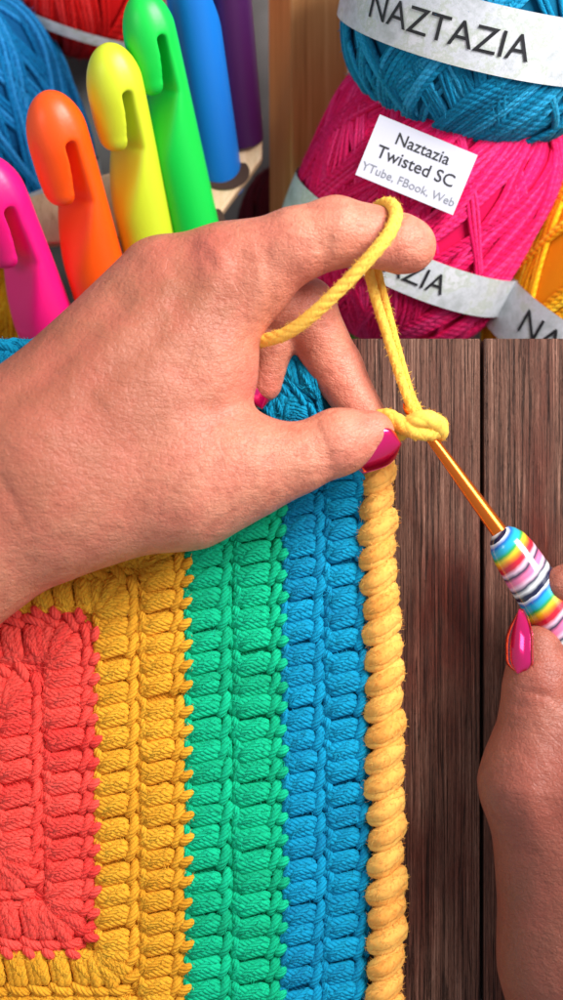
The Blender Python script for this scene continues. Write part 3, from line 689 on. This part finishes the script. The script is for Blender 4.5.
# ------------------------------------------------------------------ skeins
def rad(h, R, L, e=3.2): return R*np.clip(1-np.abs(h/L)**e, 0, 1)**0.5
def skein(c, R, L, axis, mk, label, band=None, text=None, tsz=30, phc=0.0, slope=0.45, ns=150, seed=1, hoff=0, srad=3.0, gp='yarn skeins stacked behind the table'):
    rg = np.random.default_rng(seed); c = W(*c); a = nrm(axis); e1 = nrm(np.array([0, 0, 1.])-a*a[2]); e2 = np.cross(a, e1)
    root = empty('yarn_skein', c, label, 'yarn skein', gp)
    def P(ph, h, dr=0.0):
        r = rad(h, R, L)+dr; return c+a*h[..., None]+r[..., None]*(np.cos(ph)[..., None]*e1+np.sin(ph)[..., None]*e2)
    bag = Bag()
    hs = L*np.sin(np.linspace(-math.pi/2, math.pi/2, 30)); ph = np.linspace(0, 2*math.pi, 49)
    HH, PP = np.meshgrid(hs, ph, indexing='ij'); Vc = P(PP, HH, -3.5).reshape(-1, 3)
    i_ = np.arange(29)[:, None]*49+np.arange(48)[None]; bag.add(Vc, np.stack([i_, i_+1, i_+50, i_+49], -1).reshape(-1, 4), None, 0.0)
    # bundles of parallel strands in alternating directions
    k = 0
    while k < ns:
        sg = 1 if (rg.random() < 0.5) else -1; p0 = rg.uniform(-2.4, 2.4); nb = rg.integers(2, 6); m = sg*slope*rg.uniform(0.3, 1.7); dr0 = rg.uniform(-2.0, 3.0); curve = rg.uniform(-.2, .2)
        for b in range(nb):
            hh = L*np.sin(np.linspace(-1.45, 1.45, 44)); pp = p0+b*(srad*1.9/R)+m*hh/R+curve*(hh/L)**2+0.01*np.sin(hh/17+k)
            C = P(pp, hh, dr0+rg.uniform(-.5, .5))
            V_, F_, U_ = tube(C, srad, 7, 0.10, 2, 9, False, rg.uniform(0, 6)); bag.add(V_, F_, U_, rg.random()); k += 1
    bag.fuzz(5000, 7, 0.32, 0.4, seed)
    bag.build('wound_yarn', Y[mk], root)
    if band:
        h0, h1 = band; hh = np.linspace(h0, h1, 14); ph = np.linspace(0, 2*math.pi, 97); HH, PP = np.meshgrid(hh, ph, indexing='ij')
        rb = max(rad(np.array([h0]), R, L)[0], rad(np.array([h1]), R, L)[0])
        rr_ = 0.35*rad(HH, R, L)+0.65*rb
        def Pb(ph, h, dr): 
            r = 0.35*rad(h, R, L)+0.65*rb+dr; return c+a*h[..., None]+r[..., None]*(np.cos(ph)[..., None]*e1+np.sin(ph)[..., None]*e2)
        bb = Bag(); i_ = np.arange(13)[:, None]*97+np.arange(96)[None]; F_ = np.stack([i_, i_+1, i_+98, i_+97], -1).reshape(-1, 4)
        bb.add(Pb(PP, HH, 8.0).reshape(-1, 3), F_); bb.add(Pb(PP, HH, 6.8).reshape(-1, 3), F_[:, ::-1])
        pb = bb.build('paper_band', PAPER, root)
        if text:
            Vt, Ft = text_mesh(text, tsz); hm = (h0+h1)/2+hoff
            Vt = subdiv(Vt, Ft); Vt, Ft = Vt
            x_ = Vt[:, 0]; y_ = Vt[:, 1]; Pv = Pb(phc+x_/(rb+8), hm+y_, 9.2)
            mesh('lettering', Pv, Ft, INK, root, smooth=False)
    return root, P
def text_mesh(s, size, align='CENTER', bold=0.0):
    cu = bpy.data.curves.new('lettering', 'FONT'); cu.body = s; cu.size = size*S; cu.align_x = align; cu.align_y = 'CENTER'; cu.offset = bold*S; cu.resolution_u = 3
    o = bpy.data.objects.new('tmp', cu); col.objects.link(o)
    dg = bpy.context.evaluated_depsgraph_get(); me = bpy.data.meshes.new_from_object(o.evaluated_get(dg))
    V_ = np.array([v.co[:] for v in me.vertices])/S; F_ = [list(p.vertices) for p in me.polygons]
    bpy.data.objects.remove(o); bpy.data.curves.remove(cu); bpy.data.meshes.remove(me); return V_, F_
def subdiv(V_, F_):
    return V_, F_
skein((488, -2, -96), 146, 152, (0.22, 0.92, 0.48), 'teal', 'big teal blue skein with white paper band stacked on top of the pink skein', (-50, 16), 'NAZTAZIA', 37, -0.29, 0.55, 230, 3, -3, 3.0)
pk, PP_ = skein((424, 196, -215), 138, 175, (0.40, 0.86, 0.40), 'pink', 'hot pink skein with a white card tag lying under the teal skein', (-78, -32), 'NAZTAZIA', 32, -0.10, 0.6, 300, 5, 0, 2.5)
skein((618, 288, -230), 128, 180, (0.42, 0.80, 0.45), 'yellow', 'golden yellow skein cut off by the right edge below the pink skein', (-92, -28), 'NAZTAZIA', 40, 0.02, 0.4, 150, 8, 4, 3.2)
skein((-6, 120, -330), 104, 150, (-0.30, 0.85, 0.35), 'deepblue', 'dark blue skein behind the pink and orange hooks at the left edge', (-112, -84), None, 0, 0, 0.35, 130, 11)
skein((90, -54, -330), 100, 130, (0.35, 0.90, 0.40), 'red', 'bright red skein at the top edge behind the green hook', (-98, -86), None, 0, 0, 0.4, 130, 12)
skein((-28, 352, -340), 70, 120, (0.4, 0.8, 0.2), 'yellow', 'mustard yellow skein at the left edge beneath the pink hook', None, None, 0, 0, 0.4, 90, 14)
skein((352, 352, -380), 50, 90, (0.9, 0.3, 0.1), 'kelly', 'small bit of green skein showing just above the table edge under the pink skein', None, None, 0, 0, 0.3, 60, 15)
# card tag on the pink skein
skein((282, 262, -400), 60, 120, (0.1, 0.9, 0.3), 'maroon', 'added dark maroon skein filling the dark gap behind the crate post and the hooks', None, None, 0, 0, 0.3, 70, 16)  # skein added to darken the gap beside the crate post
tg0 = W(416.5, 165, -58)
tx = nrm(W(478, 158, -62)-W(377, 116, -58)); ty = nrm(np.array([0.40, 0.90, 0.12])); tz = nrm(np.cross(tx, ty)); ty = np.cross(tz, tx)
V_, F_ = box(tg0, 110, 66, 1.6, tx, ty); card = mesh('card_tag', V_, F_, CARD, pk, smooth=False)
for s_, sz, yy, mt, bo in (('Naztazia', 17.5, 17, INK, 0.15), ('Twisted SC', 18.5, -2, INK, 0.15), ('YTube, FBook, Web', 12.5, -21.5, GREYINK, 0.0)):
    Vt, Ft = text_mesh(s_, sz, bold=bo)
    mesh('lettering', tg0+Vt[:, :1]*tx+(Vt[:, 1:2]+yy)*ty+1.3*tz, Ft, mt, card if False else pk, smooth=False)
